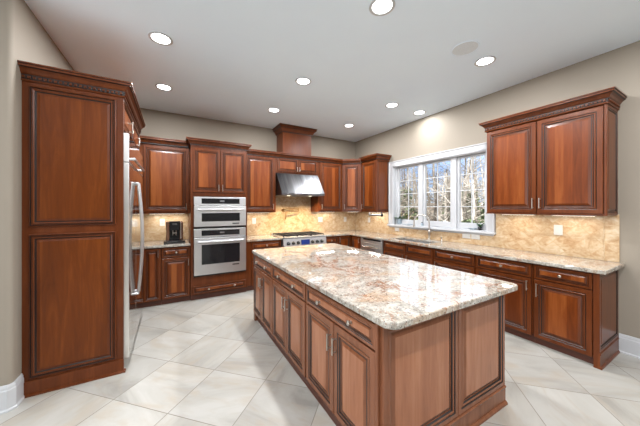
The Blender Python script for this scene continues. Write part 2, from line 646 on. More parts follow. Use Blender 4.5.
BASEB = [(0, 0), (0.024, 0), (0.024, 0.012), (0.016, 0.02), (0.016, 0.15), (0.012, 0.158), (0.012, 0.172), (0.006, 0.19), (0, 0.19)]
struct(MB().sweep([(LEFT, WY), (-1.045, WY), (-1.02, WY + 0.025), (-1.02, 2.89)], BASEB).build('baseboard_left', M['white'], fixn=True))
struct(MB().sweep([(XR, 0.757), (XR, BACK)], BASEB).build('baseboard_right', M['white'], fixn=True))

struct(MB().box(LEFT, BACK - 0.16, 0, XR + 0.16, BACK, H).build('wall_front', M['wall']))

# backsplash tiling
back_sp = MB().cells([-1.015, 1.2, 1.75, 2.715, XR - 0.009], [0.917, 1.38, 2.15],
                     lambda x, z: z < 1.38 or 1.75 < x < 2.715, YB - 0.009, YB - 0.0005, plane='xz')
struct(back_sp.build('trim_1', M['splash'], fixn=True))
# local x of the window-side tiling runs along -Y
rs = MB().cells([0, 1.15, 3.24, 4.29], [0.917, 1.09, 1.39], lambda x, z: z < 1.09 or not 1.15 < x < 3.24, 0, 0.0085, plane='xz')
struct(rs.build('trim_2', M['splash'], loc=(XR - 0.009, YB - 0.0005, 0), rz=-PI / 2, fixn=True))
struct(MB().box(4.292, 0, 0.917, 4.40, 0.0085, 1.41).build('trim_3', M['splash_edge'], loc=(XR - 0.009, YB - 0.0005, 0), rz=-PI / 2))

# ------------------------------------------------------------------ window: three casements in one white casing
# local frame: x along -Y (from the range end towards the camera), y into the wall
WL = WIN_Y1 - WIN_Y0
win = struct(bpy.data.objects.new('window_1', None))
COL.objects.link(win)
win.location = (XR, WIN_Y1, 0)
win.rotation_euler = (0, 0, -PI / 2)
m = MB()
CAS = [(0, 0), (0, -0.018), (0.02, -0.022), (0.03, -0.018), (0.085, -0.014), (0.1, -0.026), (0.112, -0.026), (0.112, 0)]   # (outwards from opening, y)
def casing_row(x, z, dx, dz):
    return [(x + dx * a, b, z + dz * a) for a, b in CAS]
rows = [casing_row(0, WIN_Z0 - 0.03, -1, 0), casing_row(0, WIN_Z1, -1, 1), casing_row(WL, WIN_Z1, 1, 1), casing_row(WL, WIN_Z0 - 0.03, 1, 0)]
m.grid(rows, 0, False)
m.build('casing', M['white'], win, fixn=True)
m = MB()
for a in ((0, 0, WIN_Z0, 0.014, 0.13, WIN_Z1), (WL - 0.014, 0, WIN_Z0, WL, 0.13, WIN_Z1), (0, 0, WIN_Z1 - 0.014, WL, 0.13, WIN_Z1)):
    m.box(*a)
m.build('jamb', M['white'], win)
m = MB()
m.box(-0.13, -0.06, WIN_Z0 - 0.025, WL + 0.13, 0.0, WIN_Z0)
m.box(0.0, 0.0, WIN_Z0 - 0.0, WL, 0.15, WIN_Z0 + 0.014)
m.box(-0.1, -0.02, WIN_Z0 - 0.055, WL + 0.1, 0, WIN_Z0 - 0.025)
m.build('sill', M['white'], win, bevel=0.004)
sashes = [(0.045, 0.60), (0.68, 1.255), (1.335, 1.80)]
m = MB()
for a, b in ((0.60, 0.68), (1.255, 1.335)):
    m.box(a, 0.045, WIN_Z0 + 0.014, b, 0.13, WIN_Z1 - 0.014)
m.box(0.014, 0.06, WIN_Z0 + 0.014, 0.045, 0.13, WIN_Z1 - 0.014)
m.box(1.80, 0.06, WIN_Z0 + 0.014, WL - 0.014, 0.13, WIN_Z1 - 0.014)
m.build('mullion', M['white'], win, bevel=0.003)
for a, b in sashes:
    z0, z1 = WIN_Z0 + 0.016, WIN_Z1 - 0.016
    f = 0.05
    s = MB()
    s.box(a, 0.07, z0, a + f * 0.8, 0.11, z1).box(b - f * 0.8, 0.07, z0, b, 0.11, z1)
    s.box(a + f * 0.8, 0.07, z0, b - f * 0.8, 0.11, z0 + 0.095).box(a + f * 0.8, 0.07, z1 - 0.03, b - f * 0.8, 0.11, z1)
    so = s.build('sash', M['white'], win, bevel=0.004)
    MB().box(a + f * 0.8, 0.092, z0 + 0.095, b - f * 0.8, 0.096, z1 - 0.03).build('pane', M['glass'], so)
    g = MB()
    gx0, gx1, gz0, gz1 = a + f * 0.8, b - f * 0.8, z0 + 0.095, z1 - 0.03
    g.box((gx0 + gx1) / 2 - 0.0065, 0.08, gz0, (gx0 + gx1) / 2 + 0.0065, 0.09, gz1)
    for k in (1, 2, 3):
        zz = gz0 + (gz1 - gz0) * k / 4
        g.box(gx0, 0.081, zz - 0.0065, gx1, 0.089, zz + 0.0065)
    g.build('muntin', M['white'], so)
    MB().box((a + b) / 2 - 0.03, 0.055, z0 + 0.01, (a + b) / 2 + 0.03, 0.07, z0 + 0.025).tube([((a + b) / 2, 0.056, z0 + 0.02), ((a + b) / 2 - 0.06, 0.05, z0 + 0.02)], 0.005).build('crank_handle', M['white'], so)

# ------------------------------------------------------------------ cabinet kit
def rings(k=1.0):
    return [(0, .004, 0), (.004, 0, 0), (.0395 * k, 0, 1), (.0465 * k, .005, 0), (.052 * k, .001, 0), (.059 * k, .001, 1),
            (.0665 * k, .009, 0), (.073 * k, .009, 1), (.0785 * k, .008, 0), (.098 * k, .002, 2)]


def bar_handle(parent, x, z, yf, L=0.11, horiz=False):
    m = MB()
    d = (lambda s: (x + s, z)) if horiz else (lambda s: (x, z + s))
    a, b = d(-L / 2), d(L / 2)
    m.tube([(a[0], yf - 0.03, a[1]), (b[0], yf - 0.03, b[1])], 0.0058, 8)
    for s in (-L / 2 + 0.012, L / 2 - 0.012):
        p = d(s)
        m.tube([(p[0], yf - 0.03, p[1]), (p[0], yf + 0.001, p[1])], 0.0045, 8)
    return m.build('handle', M['nickel'], parent)


def knob(parent, x, z, yf, s=1.0):
    m = MB().lathe([(0.0, -0.030 * s), (0.009 * s, -0.030 * s), (0.0155 * s, -0.026 * s), (0.016 * s, -0.021 * s), (0.012 * s, -0.016 * s), (0.006 * s, -0.011 * s), (0.006 * s, -0.003 * s), (0.011 * s, 0.0005), (0.0, 0.0005)], (x, yf, z), 'y', 16)
    return m.build('knob', M['nickel'], parent)


def door(parent, x0, z0, x1, z1, handle=None, mats=WOODS, k=1.0, yf=0.0, hl=0.11):
    o = MB().panel(x0, z0, x1, z1, yf, 0.0195, rings(k), 2).build('door', mats, parent)
    if handle: bar_handle(o, handle[0], handle[1], yf, hl)
    return o


def drawer(parent, x0, z0, x1, z1, knobs=(), mats=WOODS, yf=0.0):
    k = min(0.62, (z1 - z0) / 2 / 0.098 * 0.72)
    o = MB().panel(x0, z0, x1, z1, yf, 0.0195, rings(k), 2).build('drawer', mats, parent)
    for x in knobs: knob(o, x, (z0 + z1) / 2, yf + 0.002)
    return o


def body(parent, w, z0, z1, d, toe=None):
    MB().box(0, 0.02, z0, w, d, z1).build('body', WOODS, parent, bevel=0.002, segs=1)
    if toe: MB().box(0.0, toe, 0, w, d, z0).build('toe_kick', M['toe'], parent)


CROWN = [(0, 0), (0.012, 0), (0.012, 0.012), (0.022, 0.022), (0.030, 0.042), (0.046, 0.058), (0.060, 0.064), (0.060, 0.082), (0.068, 0.086), (0.068, 0.098), (0, 0.098)]
CROWN_M = [0, 1, 0, 0, 0, 1, 0, 1, 0, 0, 0]
def crown(parent, path, z, dent=False, name='crown_molding', sc=1.0):
    pr = [(a * sc * (1.12 if dent else 1.0), b * sc) for a, b in CROWN]
    zo = 0.026 if dent else 0.0
    MB().sweep(path, pr, z=z + zo, mats=CROWN_M).build(name, WOODS, parent, fixn=False)
    if dent:
        m = MB()
        m.sweep(path, [(0, 0), (0.008, 0), (0.008, zo), (0, zo)], z=z, m=1)
        m.sweep(path, [(0, -0.016), (0.012, -0.014), (0.014, -0.006), (0.008, 0.0), (0, 0.0)], z=z, m=0)
        for a, b in zip(path, path[1:]):
            A, B = Vector(a), Vector(b)
            L = (B - A).length
            d = (B - A) / L
            nn = Vector((d.y, -d.x))
            q = max(1, int(L / 0.03))
            for k in range(q):
                c = A + d * (L * (k + 0.5) / q)
                p0, p1 = c - d * 0.008, c + d * 0.008
                zz0, zz1 = z + 0.008, z + zo - 0.002
                outline = [p0 + nn * 0.006, p0 + nn * 0.02, p1 + nn * 0.02, p1 + nn * 0.006]
                m.prism([(p.x, p.y) for p in outline], zz0, zz1, 0)
        m.build('dentil_strip', WOODS, parent)


def end_panel(parent, w, d0, d1, z0, z1, base=0.0, name='side_panel', k=0.7, t=0.019):
    """raised panel on a cabinet's side that looks along its local +x"""
    o = MB()
    o.panel(0, z0, d1 - d0, z1, -t, t, rings(k), 2)
    if base:
        o.box(0, -t - 0.002, 0.0, d1 - d0, 0, z0)
        o.sweep([(0, -t - 0.002), (d1 - d0, -t - 0.002)], [(0, 0), (0.014, 0), (0.012, 0.012), (0, 0.02)])
        o.sweep([(0, -t - 0.002), (d1 - d0, -t - 0.002)], [(0, z0 - 0.022), (0.006, z0 - 0.016), (0.006, z0 - 0.004), (0, z0)])
    return o.build(name, PWOODS, parent, loc=(w, d0, 0), rz=PI / 2)


def strip_light(parent, x0, x1, y, z, power):
    """slim lamp strip fixed under a wall cabinet"""
    o = MB().box(x0, y - 0.02, z - 0.012, x1, y + 0.02, z - 0.0005).build('lamp_strip', M['white'], parent)
    MB().box(x0 + 0.01, y - 0.014, z - 0.0135, x1 - 0.01, y + 0.014, z - 0.0121).build('lamp_lens', M['strip'], o)
    L = bpy.data.lights.new('strip_light', 'AREA')
    L.shape = 'RECTANGLE'
    L.size, L.size_y = (x1 - x0) - 0.02, 0.03
    L.energy = power * 0.36
    L.color = (1.0, 0.95, 0.88)
    lo = bpy.data.objects.new('strip_light', L)
    COL.objects.link(lo)
    lo.location = ((x0 + x1) / 2, y, z - 0.016)
    lo.parent = o


# ------------------------------------------------------------------ refrigerator wall
t = thing('refrigerator_side_panel', 'tall cherry end panel with two stacked raised fields and dentil crown, covering the refrigerator side', 'cabinet panel', (-1.02, 2.896, 0))
PW = 0.636
m = MB()
m.box(0.0, 0.0, 0, PW, 0.022, 2.507)
RT = [(0, 0, 1), (.003, .012, 1), (.010, .012, 0), (.014, .004, 0), (.022, .003, 1), (.024, .013, 1), (.031, .013, 0), (.036, .006, 0), (.046, .008, 1), (.049, .016, 1), (.056, .016, 0)]
m.build('board', PWOODS, t, bevel=0.002)
m = MB()
def frame_field(m, x0, z0, x1, z1):
    # applied moulding, stepping back to a raised field
    seq = [(0, -0.001, 0), (.0, -.012, 0), (.008, -.018, 1), (.014, -.010, 0), (.019, -.010, 1), (.024, -.018, 0), (.034, -.015, 1), (.043, -.005, 0), (.047, -.005, 0), (.062, -.010, 2)]
    m.panel(x0, z0, x1, z1, 0, -0.001, seq, 2)
frame_field(m, 0.042, 1.33, 0.585, 2.44)
m.build('raised_field', PWOODS, t)
m = MB()
frame_field(m, 0.042, 0.135, 0.585, 1.27)
m.build('raised_field', PWOODS, t)
MB().box(0.0, -0.012, 0, PW + 0.004, 0, 0.115).sweep([(0, -0.012), (PW + 0.004, -0.012), (PW + 0.004, 0.02)], [(0, 0), (0.014, 0), (0.012, 0.012), (0, 0.018)]).build('base_board', PWOODS, t)
crown(t, [(0.0, 0), (PW, 0), (PW, 1.32)], 2.488, dent=True, sc=0.88)

t = thing('refrigerator', 'wide stainless built-in refrigerator with long bowed door handles', 'refrigerator', (-0.345, 2.925, 0), PI / 2)
# local x -> +Y, local y -> into the alcove
FW = 1.26
MB().box(0, 0.055, 0.09, FW, 0.655, 2.165).build('case', M['fridge_steel'], t)
MB().box(0.01, 0.075, 0.0, FW - 0.01, 0.6, 0.09).build('kick_plate', M['black'], t)
SPLIT = 0.50
for x0, x1, hx in ((0.0, SPLIT, SPLIT - 0.055), (SPLIT + 0.006, FW, SPLIT + 0.06)):
    d = MB().box(x0, 0, 0.10, x1, 0.05, 1.895).paint(lambda c: 1 if c[1] < 0.001 else 0).build('door', [M['fridge_steel'], M['fridge_face']], t, bevel=0.006)
    h = MB()
    zz = [0.55 + (1.75 - 0.55) * k / 16 for k in range(17)]
    h.tube([(hx, -0.022 - 0.036 * math.sin(PI * k / 16), z) for k, z in enumerate(zz)], 0.0125, 10)
    for z in (0.56, 1.74):
        h.tube([(hx, 0.001, z), (hx, -0.03, z)], 0.015, 10)
    h.build('handle', M['steel'], d)
g = MB().box(0, 0, 1.90, FW, 0.05, 2.165).paint(lambda c: 1 if c[1] < 0.001 else 0).build('vent_grille', [M['fridge_steel'], M['fridge_face']], t, bevel=0.004)
MB().tube([(0.02, -0.035, 1.935), (0.92, -0.035, 1.935)], 0.012, 10).tube([(0.05, -0.035, 1.935), (0.05, 0.001, 1.935)], 0.012, 8).tube([(0.89, -0.035, 1.935), (0.89, 0.001, 1.935)], 0.012, 8).build('rail', M['steel'], g)

t = thing('over_refrigerator_cabinet', 'cherry bridge cabinet with small doors above the stainless refrigerator', 'cabinet', (-0.384, 2.925, 2.185), PI / 2)
MB().box(0, 0.02, 0, 1.27, 0.634, 0.33).build('body', WOODS, t)
for a in (0.01, 0.645):
    door(t, a, 0.012, a + 0.615, 0.285, (a + 0.31, 0.11), k=0.75)
t = thing('tall_filler_panel', 'plain cherry panel between refrigerator and coffee counter', 'cabinet panel', (-1.02, 4.2, 0))
MB().box(0, 0, 0, 0.636, 0.022, 2.507).build('board', PWOODS, t)

# ------------------------------------------------------------------ back wall, base run
YF = 4.535
BD = YB - YF - 0.002
t = thing('base_cabinet', 'narrow tall-door cherry base cabinet between refrigerator and coffee machine drawer', 'cabinet', (-0.99, YF, 0), 0, 'base cabinets')
body(t, 0.842, 0.1, 0.876, BD, 0.06)
door(t, 0.62, 0.085, 0.835, 0.865, (0.805, 0.79), k=0.8)
MB().box(0.0, 0, 0.085, 0.612, 0.0195, 0.865).build('blank_panel', WOODS, t)
t = thing('base_cabinet', 'cherry base cabinet with one drawer and door under the coffee machine', 'cabinet', (-0.146, YF, 0), 0, 'base cabinets')
body(t, 0.394, 0.1, 0.876, BD, 0.06)
drawer(t, 0.008, 0.715, 0.386, 0.865, (0.197,))
door(t, 0.008, 0.085, 0.386, 0.705, (0.365, 0.63), k=0.9)

# oven tower
YT = 4.494
t = thing('oven_cabinet', 'tall cherry oven tower standing proud between coffee counter and range counter', 'cabinet', (0.25, YT, 0))
TW = 0.877
m = MB()
m.box(0, 0.02, 0.09, TW, 0.655, 0.375).box(0, 0.02, 1.66, TW, 0.655, 2.49).box(0, 0.02, 0.375, 0.04, 0.655, 1.66).box(TW - 0.03, 0.02, 0.375, TW, 0.655, 1.66).box(0.04, 0.62, 0.375, TW - 0.03, 0.655, 1.66)
m.build('body', WOODS, t)
MB().box(0, 0.07, 0, TW, 0.655, 0.09).build('toe_kick', M['toe'], t)
drawer(t, 0.03, 0.105, TW - 0.03, 0.235, (0.26, 0.66))
door(t, 0.03, 1.725, 0.435, 2.425, (0.408, 1.80), k=0.85)
door(t, 0.441, 1.725, TW - 0.03, 2.425, (0.468, 1.80), k=0.85)
crown(t, [(0, 0.30), (0, 0.02), (TW, 0.02), (TW, 0.30)], 2.472)


def oven(name, label, z0, z1, panel_h, win):
    """wall oven: control fascia with black glass on top, door with tubular handle and window below"""
    t = thing(name, label, 'oven', (0.292, YT, z0), 0, 'built-in ovens')
    w, h = 0.806, z1 - z0
    MB().box(0.012, 0.022, 0.004, w - 0.012, 0.58, h - 0.004).build('case', M['iron'], t)
    f = MB().box(0, -0.012, h - panel_h, w, 0.022, h).build('control_panel', M['steel'], t, bevel=0.003)
    MB().box(0.11, -0.0145, h - panel_h + 0.025, w - 0.105, -0.0121, h - 0.025).build('control_glass', M['blackglass'], f)
    m = MB()
    m.box(0.385, -0.0158, h - panel_h / 2 - 0.012, 0.455, -0.0146, h - panel_h / 2 + 0.012)
    m.build('clock_display', M['towel_grey'], f)
    dh = h - panel_h - 0.008
    d = MB().box(0, -0.03, 0.02, w, 0.02, dh).build('door', M['steel'], t, bevel=0.004)
    MB().box(0.11, -0.0325, win[0], w - 0.105, -0.0301, win[1]).build('door_window', M['blackglass'], d)
    hz = dh - 0.06
    hm = MB().tube([(0.06, -0.075, hz), (w - 0.06, -0.075, hz)], 0.015, 12)
    for x in (0.075, w - 0.075):
        hm.tube([(x, -0.075, hz), (x, -0.0295, hz)], 0.013, 10)
    hm.build('handle', M['steel'], d)
    MB().box(w - 0.225, -0.0318, win[0] - 0.05, w - 0.115, -0.0301, win[0] - 0.03).build('badge', M['slot'], d)
    MB().box(0, -0.018, 0, w, 0.02, 0.017).build('lower_vent', M['shadow_gap'], t)
    return t


oven('speed_oven', 'compact upper stainless wall oven with shallow window', 1.155, 1.652, 0.135, (0.10, 0.235))
oven('built_in_oven', 'large lower stainless wall oven with tall dark window', 0.385, 1.138, 0.135, (0.185, 0.50))

t = thing('base_cabinet', 'cherry drawer base cabinet between oven tower and range', 'cabinet', (1.129, YF, 0), 0, 'base cabinets')
body(t, 0.646, 0.1, 0.876, BD, 0.06)
for z0, z1 in ((0.715, 0.865), (0.53, 0.705), (0.345, 0.52), (0.09, 0.335)):
    drawer(t, 0.085, z0, 0.635, z1, (0.36,))
t = thing('base_cabinet', 'narrow cherry base cabinet with drawer just right of the range', 'cabinet', (2.715, YF, 0), 0, 'base cabinets')
body(t, 0.335, 0.1, 0.876, BD, 0.06)
drawer(t, 0.008, 0.715, 0.327, 0.865, (0.165,))
door(t, 0.008, 0.085, 0.327, 0.705, (0.03, 0.63), k=0.8)
t = thing('base_cabinet', 'cherry corner base cabinet with plain tall door at the range end of the corner', 'cabinet', (3.05, YF, 0), 0, 'base cabinets')
body(t, 0.93, 0.1, 0.876, BD, 0.06)
door(t, 0.008, 0.085, 0.325, 0.865, (0.03, 0.79), k=0.8)

# ------------------------------------------------------------------ window wall, base run (local x runs towards the camera)
XF = 3.387
RD = XR - XF - 0.002
def right_base(label, y1, y0, extra=None):
    t = thing('base_cabinet', label, 'cabinet', (XF, y1, 0), -PI / 2, 'base cabinets')
    return t, y1 - y0

t, w = right_base('cherry corner base cabinet with tall door beside the dishwasher', 4.53, 4.20)
body(t, w, 0.1, 0.876, RD, 0.06)
door(t, 0.03, 0.085, w - 0.012, 0.865, (w - 0.04, 0.79), k=0.8)
t, w = right_base('cherry sink base cabinet with two false drawer fronts below the faucet', 3.545, 2.492)
body(t, w, 0.1, 0.876 - 0.22, RD, 0.06)
MB().box(0, 0.02, 0.656, w, 0.04, 0.876).box(0, 0.04, 0.656, 0.02, RD, 0.876).box(w - 0.02, 0.04, 0.656, w, RD, 0.876).build('rail', WOODS, t)
for a, b, hx in ((0.012, 0.517, 0.485), (0.532, w - 0.012, 0.565)):
    drawer(t, a, 0.715, b, 0.865, ())
    door(t, a, 0.085, b, 0.705, (hx, 0.63))
t, w = right_base('cherry base cabinet with drawer and door beside the sink cabinet, below the paired switch plates', 2.49, 1.877)
body(t, w, 0.1, 0.876, RD, 0.06)
drawer(t, 0.012, 0.715, w - 0.012, 0.865, (w / 2,))
door(t, 0.012, 0.085, w - 0.012, 0.705, (0.045, 0.63))
t, w = right_base('cherry base cabinet with drawer and door, second from the open end of the window counter', 1.875, 1.267)
body(t, w, 0.1, 0.876, RD, 0.06)
drawer(t, 0.012, 0.715, w - 0.012, 0.865, (w / 2,))
door(t, 0.012, 0.085, w - 0.012, 0.705, (w - 0.045, 0.63))
t, w = right_base('cherry base cabinet with raised side panel at the open end of the window counter', 1.265, 0.78)
body(t, w, 0.1, 0.876, RD, 0.06)
drawer(t, 0.012, 0.715, w - 0.03, 0.865, (w / 2 - 0.015,))
door(t, 0.012, 0.085, w - 0.03, 0.705, (0.04, 0.60), hl=0.14)
MB().box(w - 0.022, 0.0, 0.0, w, 0.075, 0.876).build('corner_post', WOODS, t)
end_panel(t, w, 0.0, RD, 0.145, 0.876, base=0.145)

# dishwasher
t = thing('dishwasher', 'stainless dishwasher with bar handle near the inside corner', 'dishwasher', (XF - 0.004, 4.16, 0), -PI / 2)
MB().box(0, 0.03, 0.1, 0.605, 0.57, 0.868).build('case', M['iron'], t)
MB().box(0.01, 0.06, 0, 0.595, 0.5, 0.1).build('kick_plate', M['black'], t)
d = MB().box(0.002, 0, 0.105, 0.603, 0.03, 0.775).build('door', M['steel'], t, bevel=0.004)
hm = MB().tube([(0.06, -0.042, 0.70), (0.545, -0.042, 0.70)], 0.013, 10)
for x in (0.08, 0.525): hm.tube([(x, -0.042, 0.70), (x, 0.001, 0.70)], 0.01, 8)
hm.build('handle', M['chrome'], d)
c = MB().box(0.002, 0.0, 0.78, 0.603, 0.03, 0.868).build('control_panel', M['steel'], t, bevel=0.003)
MB().box(0.05, -0.0015, 0.83, 0.555, -0.0002, 0.86).build('control_strip', M['blackglass'], c)
t = thing('filler_strip', 'pale steel filler strip beside the dishwasher door', 'trim strip', (XF - 0.002, 4.198, 0), -PI / 2)
MB().box(0.002, 0.0, 0.1, 0.034, 0.4, 0.872).build('board', M['steel'], t, bevel=0.002)

# ------------------------------------------------------------------ worktops
ZC0, ZC1 = 0.878, 0.915
def top_tag(o, label): return tag(o, label, 'countertop')
YC = YB - 0.64
o = MB().box(-1.016, YC, ZC0, 0.246, YB - 0.001, ZC1).build('countertop', M['granite'], bevel=0.007, segs=3)
top_tag(o, 'short cream granite countertop under the coffee machine')
o = MB().box(1.13, YC, ZC0, 1.778, YB - 0.001, ZC1).build('countertop', M['granite'], bevel=0.007, segs=3)
top_tag(o, 'short cream granite countertop between oven tower and range')
XC = 3.35
SX0, SX1, SY0, SY1 = 3.46, 3.83, 2.66, 3.42
o = MB().cells([2.712, XC, SX0, SX1, XR - 0.001], [0.715, SY0, SY1, YC, YB - 0.001],
               lambda x, y: (y > YC or x > XC) and not (SX0 < x < SX1 and SY0 < y < SY1), ZC0, ZC1).build('countertop', M['granite'], bevel=0.007, segs=3, fixn=True)
top_tag(o, 'long L-shaped cream granite countertop running from range past the sink under the window')

# sink
t = thing('kitchen_sink', 'double-bowl undermount stainless sink below the window', 'sink', (SX0, SY0, ZC0 - 0.0015))
def bowl(x0, y0, x1, y1, dep):
    m = MB()
    rws = []
    for i, zz in ((0.0, 0.0), (0.0, -0.05), (0.006, -dep + 0.03), (0.03, -dep)):
        rws.append([(x, y, zz) for x, y in arc_rect(x0 + i, y0 + i, x1 - i, y1 - i, 0.05, 5)])
    m.grid(list(reversed(rws)), 0, True, True)
    m.face(rws[-1], 0)
    m.lathe([(0.0, 0.002), (0.03, 0.002), (0.042, 0.004), (0.045, 0.0)], ((x0 + x1) / 2, (y0 + y1) / 2, -dep), 'z', 16, 1)
    return m
W_, L_ = SX1 - SX0, SY1 - SY0
bowl(0.004, 0.004, W_ - 0.004, L_ * 0.5 - 0.012, 0.2).build('bowl', [M['steel'], M['chrome']], t)
bowl(0.004, L_ * 0.5 + 0.012, W_ - 0.004, L_ - 0.004, 0.2).build('bowl', [M['steel'], M['chrome']], t)
MB().box(0, L_ * 0.5 - 0.014, -0.03, W_, L_ * 0.5 + 0.014, -0.001).box(-0.01, -0.01, -0.004, W_ + 0.01, 0.006, 0).box(-0.01, L_ - 0.006, -0.004, W_ + 0.01, L_ + 0.01, 0).box(-0.01, 0, -0.004, 0.006, L_, 0).box(W_ - 0.006, 0, -0.004, W_ + 0.01, L_, 0).build('rim', M['steel'], t)

# faucet
t = thing('faucet', 'tall brushed gooseneck faucet behind the sink', 'faucet', (3.885, 2.935, ZC1))
MB().lathe([(0, 0), (0.028, 0), (0.028, 0.012), (0.018, 0.03), (0.017, 0.12), (0.02, 0.125), (0.02, 0.16), (0.014, 0.17), (0, 0.17)], n=18).build('base', M['nickel'], t)
pts = [(0, 0, 0.15), (0, 0, 0.315)]
R = 0.125
dx, dy = -0.58, 0.81
for k in range(1, 13):
    a = PI * k / 12
    s = R * (1 - math.cos(a))
    pts.append((dx * s, dy * s, 0.315 + R * math.sin(a)))
pts.append((dx * 2 * R, dy * 2 * R, 0.28))
MB().tube(pts, 0.0125, 12).build('spout', M['nickel'], t)
MB().tube([(dx * 2 * R, dy * 2 * R, 0.29), (dx * 2 * R, dy * 2 * R, 0.215)], [0.015, 0.018], 12).build('spray_head', M['nickel'], t)
MB().tube([(0.0, -0.015, 0.14), (0.0, -0.045, 0.145), (-0.01, -0.10, 0.185)], [0.009, 0.008, 0.006], 8).build('lever', M['nickel'], t)
t = thing('soap_dispenser', 'small brushed soap pump beside the gooseneck faucet', 'soap dispenser', (3.89, 2.70, ZC1))
MB().lathe([(0, 0), (0.02, 0), (0.02, 0.008), (0.01, 0.014), (0.009, 0.06), (0.013, 0.062), (0.013, 0.075), (0, 0.078)], n=14).build('base', M['nickel'], t)
MB().tube([(0, 0, 0.07), (-0.02, 0, 0.076), (-0.07, 0, 0.068)], 0.005, 8).build('nozzle', M['nickel'], t)

# ------------------------------------------------------------------ range, hood, pot filler
t = thing('range', 'stainless gas range with black grates and blue display, set into the far counter', 'range', (1.782, 4.47, 0))
RW = 0.928
MB().box(0, 0.035, 0.09, RW, 0.66, 0.905).build('body', M['steel'], t)
MB().box(0.02, 0.08, 0, RW - 0.02, 0.6, 0.09).build('kick_plate', M['black'], t)
m = MB()
m.face([(0, -0.02, 0.745), (RW, -0.02, 0.745), (RW, 0.0, 0.885), (0, 0.0, 0.885)])
m.face([(0, 0.035, 0.745), (0, -0.02, 0.745), (0, 0.0, 0.885), (0, 0.035, 0.905)])
m.face([(RW, -0.02, 0.745), (RW, 0.035, 0.745), (RW, 0.035, 0.905), (RW, 0.0, 0.885)])
m.face([(0, 0.0, 0.885), (RW, 0.0, 0.885), (RW, 0.035, 0.905), (0, 0.035, 0.905)])
m.face([(0, -0.02, 0.745), (0, 0.035, 0.745), (RW, 0.035, 0.745), (RW, -0.02, 0.745)])
cp = m.build('control_panel', M['steel'], t)
MB().box(0.365, -0.021, 0.765, 0.545, -0.002, 0.86).build('display', M['display'], cp)
for x in (0.10, 0.20, 0.30, 0.61, 0.715, 0.82):
    MB().lathe([(0, -0.058), (0.022, -0.058), (0.026, -0.05), (0.027, -0.02), (0.034, -0.014), (0.034, -0.006), (0, -0.006)], (x, 0.0, 0.805), 'y', 16).build('knob', M['iron'], cp)
d = MB().box(0.01, -0.015, 0.2, RW - 0.01, 0.034, 0.735).build('oven_door', M['steel'], t, bevel=0.004)
MB().box(0.2, -0.017, 0.3, RW - 0.2, -0.0151, 0.6).build('door_window', M['blackglass'], d)
hm = MB().tube([(0.06, -0.07, 0.68), (RW - 0.06, -0.07, 0.68)], 0.014, 10)
for x in (0.09, RW - 0.09): hm.tube([(x, -0.07, 0.68), (x, -0.014, 0.68)], 0.012, 8)
hm.build('handle', M['steel'], d)
MB().box(0, 0.0, 0.903, RW, 0.66, 0.918).build('cooktop', M['steel'], t, bevel=0.004)
MB().box(0.0, 0.62, 0.918, RW, 0.66, 0.945).build('rear_trim', M['steel'], t, bevel=0.003)
for k in range(3):
    gx = 0.015 + k * (RW - 0.03) / 3
    gw = (RW - 0.03) / 3 - 0.006
    g = MB()
    for x in (gx, gx + gw * 0.5 - 0.006, gx + gw - 0.012): g.box(x, 0.045, 0.934, x + 0.012, 0.60, 0.95)
    for y in (0.045, 0.18, 0.315, 0.45, 0.588): g.box(gx, y, 0.934, gx + gw, y + 0.012, 0.95)
    for x in (gx, gx + gw - 0.012):
        for y in (0.045, 0.588): g.box(x, y, 0.917, x + 0.012, y + 0.012, 0.936)
    g.build('grate', M['iron'], t)
    for y in (0.18, 0.46):
        MB().lathe([(0, 0.0), (0.05, 0.0), (0.05, 0.006), (0.032, 0.008), (0.032, 0.014), (0, 0.016)], (gx + gw / 2, y, 0.917), 'z', 16).build('burner', M['iron'], t)

t = thing('range_hood', 'slanted stainless range hood under the short cabinet above the range', 'range hood', (1.775, 4.51, 1.72))
HW = 0.928
m = MB()
m.face([(0, 0, 0.04), (HW, 0, 0.04), (HW, 0.29, 0.44), (0, 0.29, 0.44)])
m.face([(0, 0, 0), (HW, 0, 0), (HW, 0, 0.04), (0, 0, 0.04)])
m.face([(0, 0.63, 0), (0, 0, 0), (0, 0, 0.04), (0, 0.29, 0.44), (0, 0.63, 0.44)])
m.face([(HW, 0, 0), (HW, 0.63, 0), (HW, 0.63, 0.44), (HW, 0.29, 0.44), (HW, 0, 0.04)])
m.face([(0, 0.29, 0.44), (HW, 0.29, 0.44), (HW, 0.63, 0.44), (0, 0.63, 0.44)])
m.face([(0, 0.63, 0), (0, 0.63, 0.44), (HW, 0.63, 0.44), (HW, 0.63, 0)])
m.face([(0, 0, 0), (0, 0.63, 0), (HW, 0.63, 0), (HW, 0, 0)])
m.build('canopy', M['hood_steel'], t, bevel=0.003)
m = MB()
for k in range(3):
    m.box(0.05 + k * 0.28, 0.06, -0.006, 0.31 + k * 0.28, 0.56, -0.0005)
m.build('filter', M['towel_grey'], t)
for x in (0.22, 0.70):
    lens = MB().lathe([(0.0, -0.0085), (0.035, -0.0085), (0.035, -0.0062)], (x, 0.2, 0), 'z', 16).build('lamp_lens', M['strip'], t)
    L = bpy.data.lights.new('hood_light', 'AREA')
    L.shape = 'DISK'
    L.size = 0.06
    L.energy = 9.0
    L.spread = math.radians(135)
    L.color = (1.0, 0.78, 0.48)
    lo = bpy.data.objects.new('hood_light', L)
    COL.objects.link(lo)
    lo.location = (x, 0.2, -0.012)
    lo.parent = lens
for x in (0.12, 0.27, 0.64, 0.78):
    MB().lathe([(0, -0.018), (0.015, -0.018), (0.018, 0.0), (0, 0.0)], (x, 0.0, 0.02), 'y', 12).build('knob', M['towel_grey'], t)

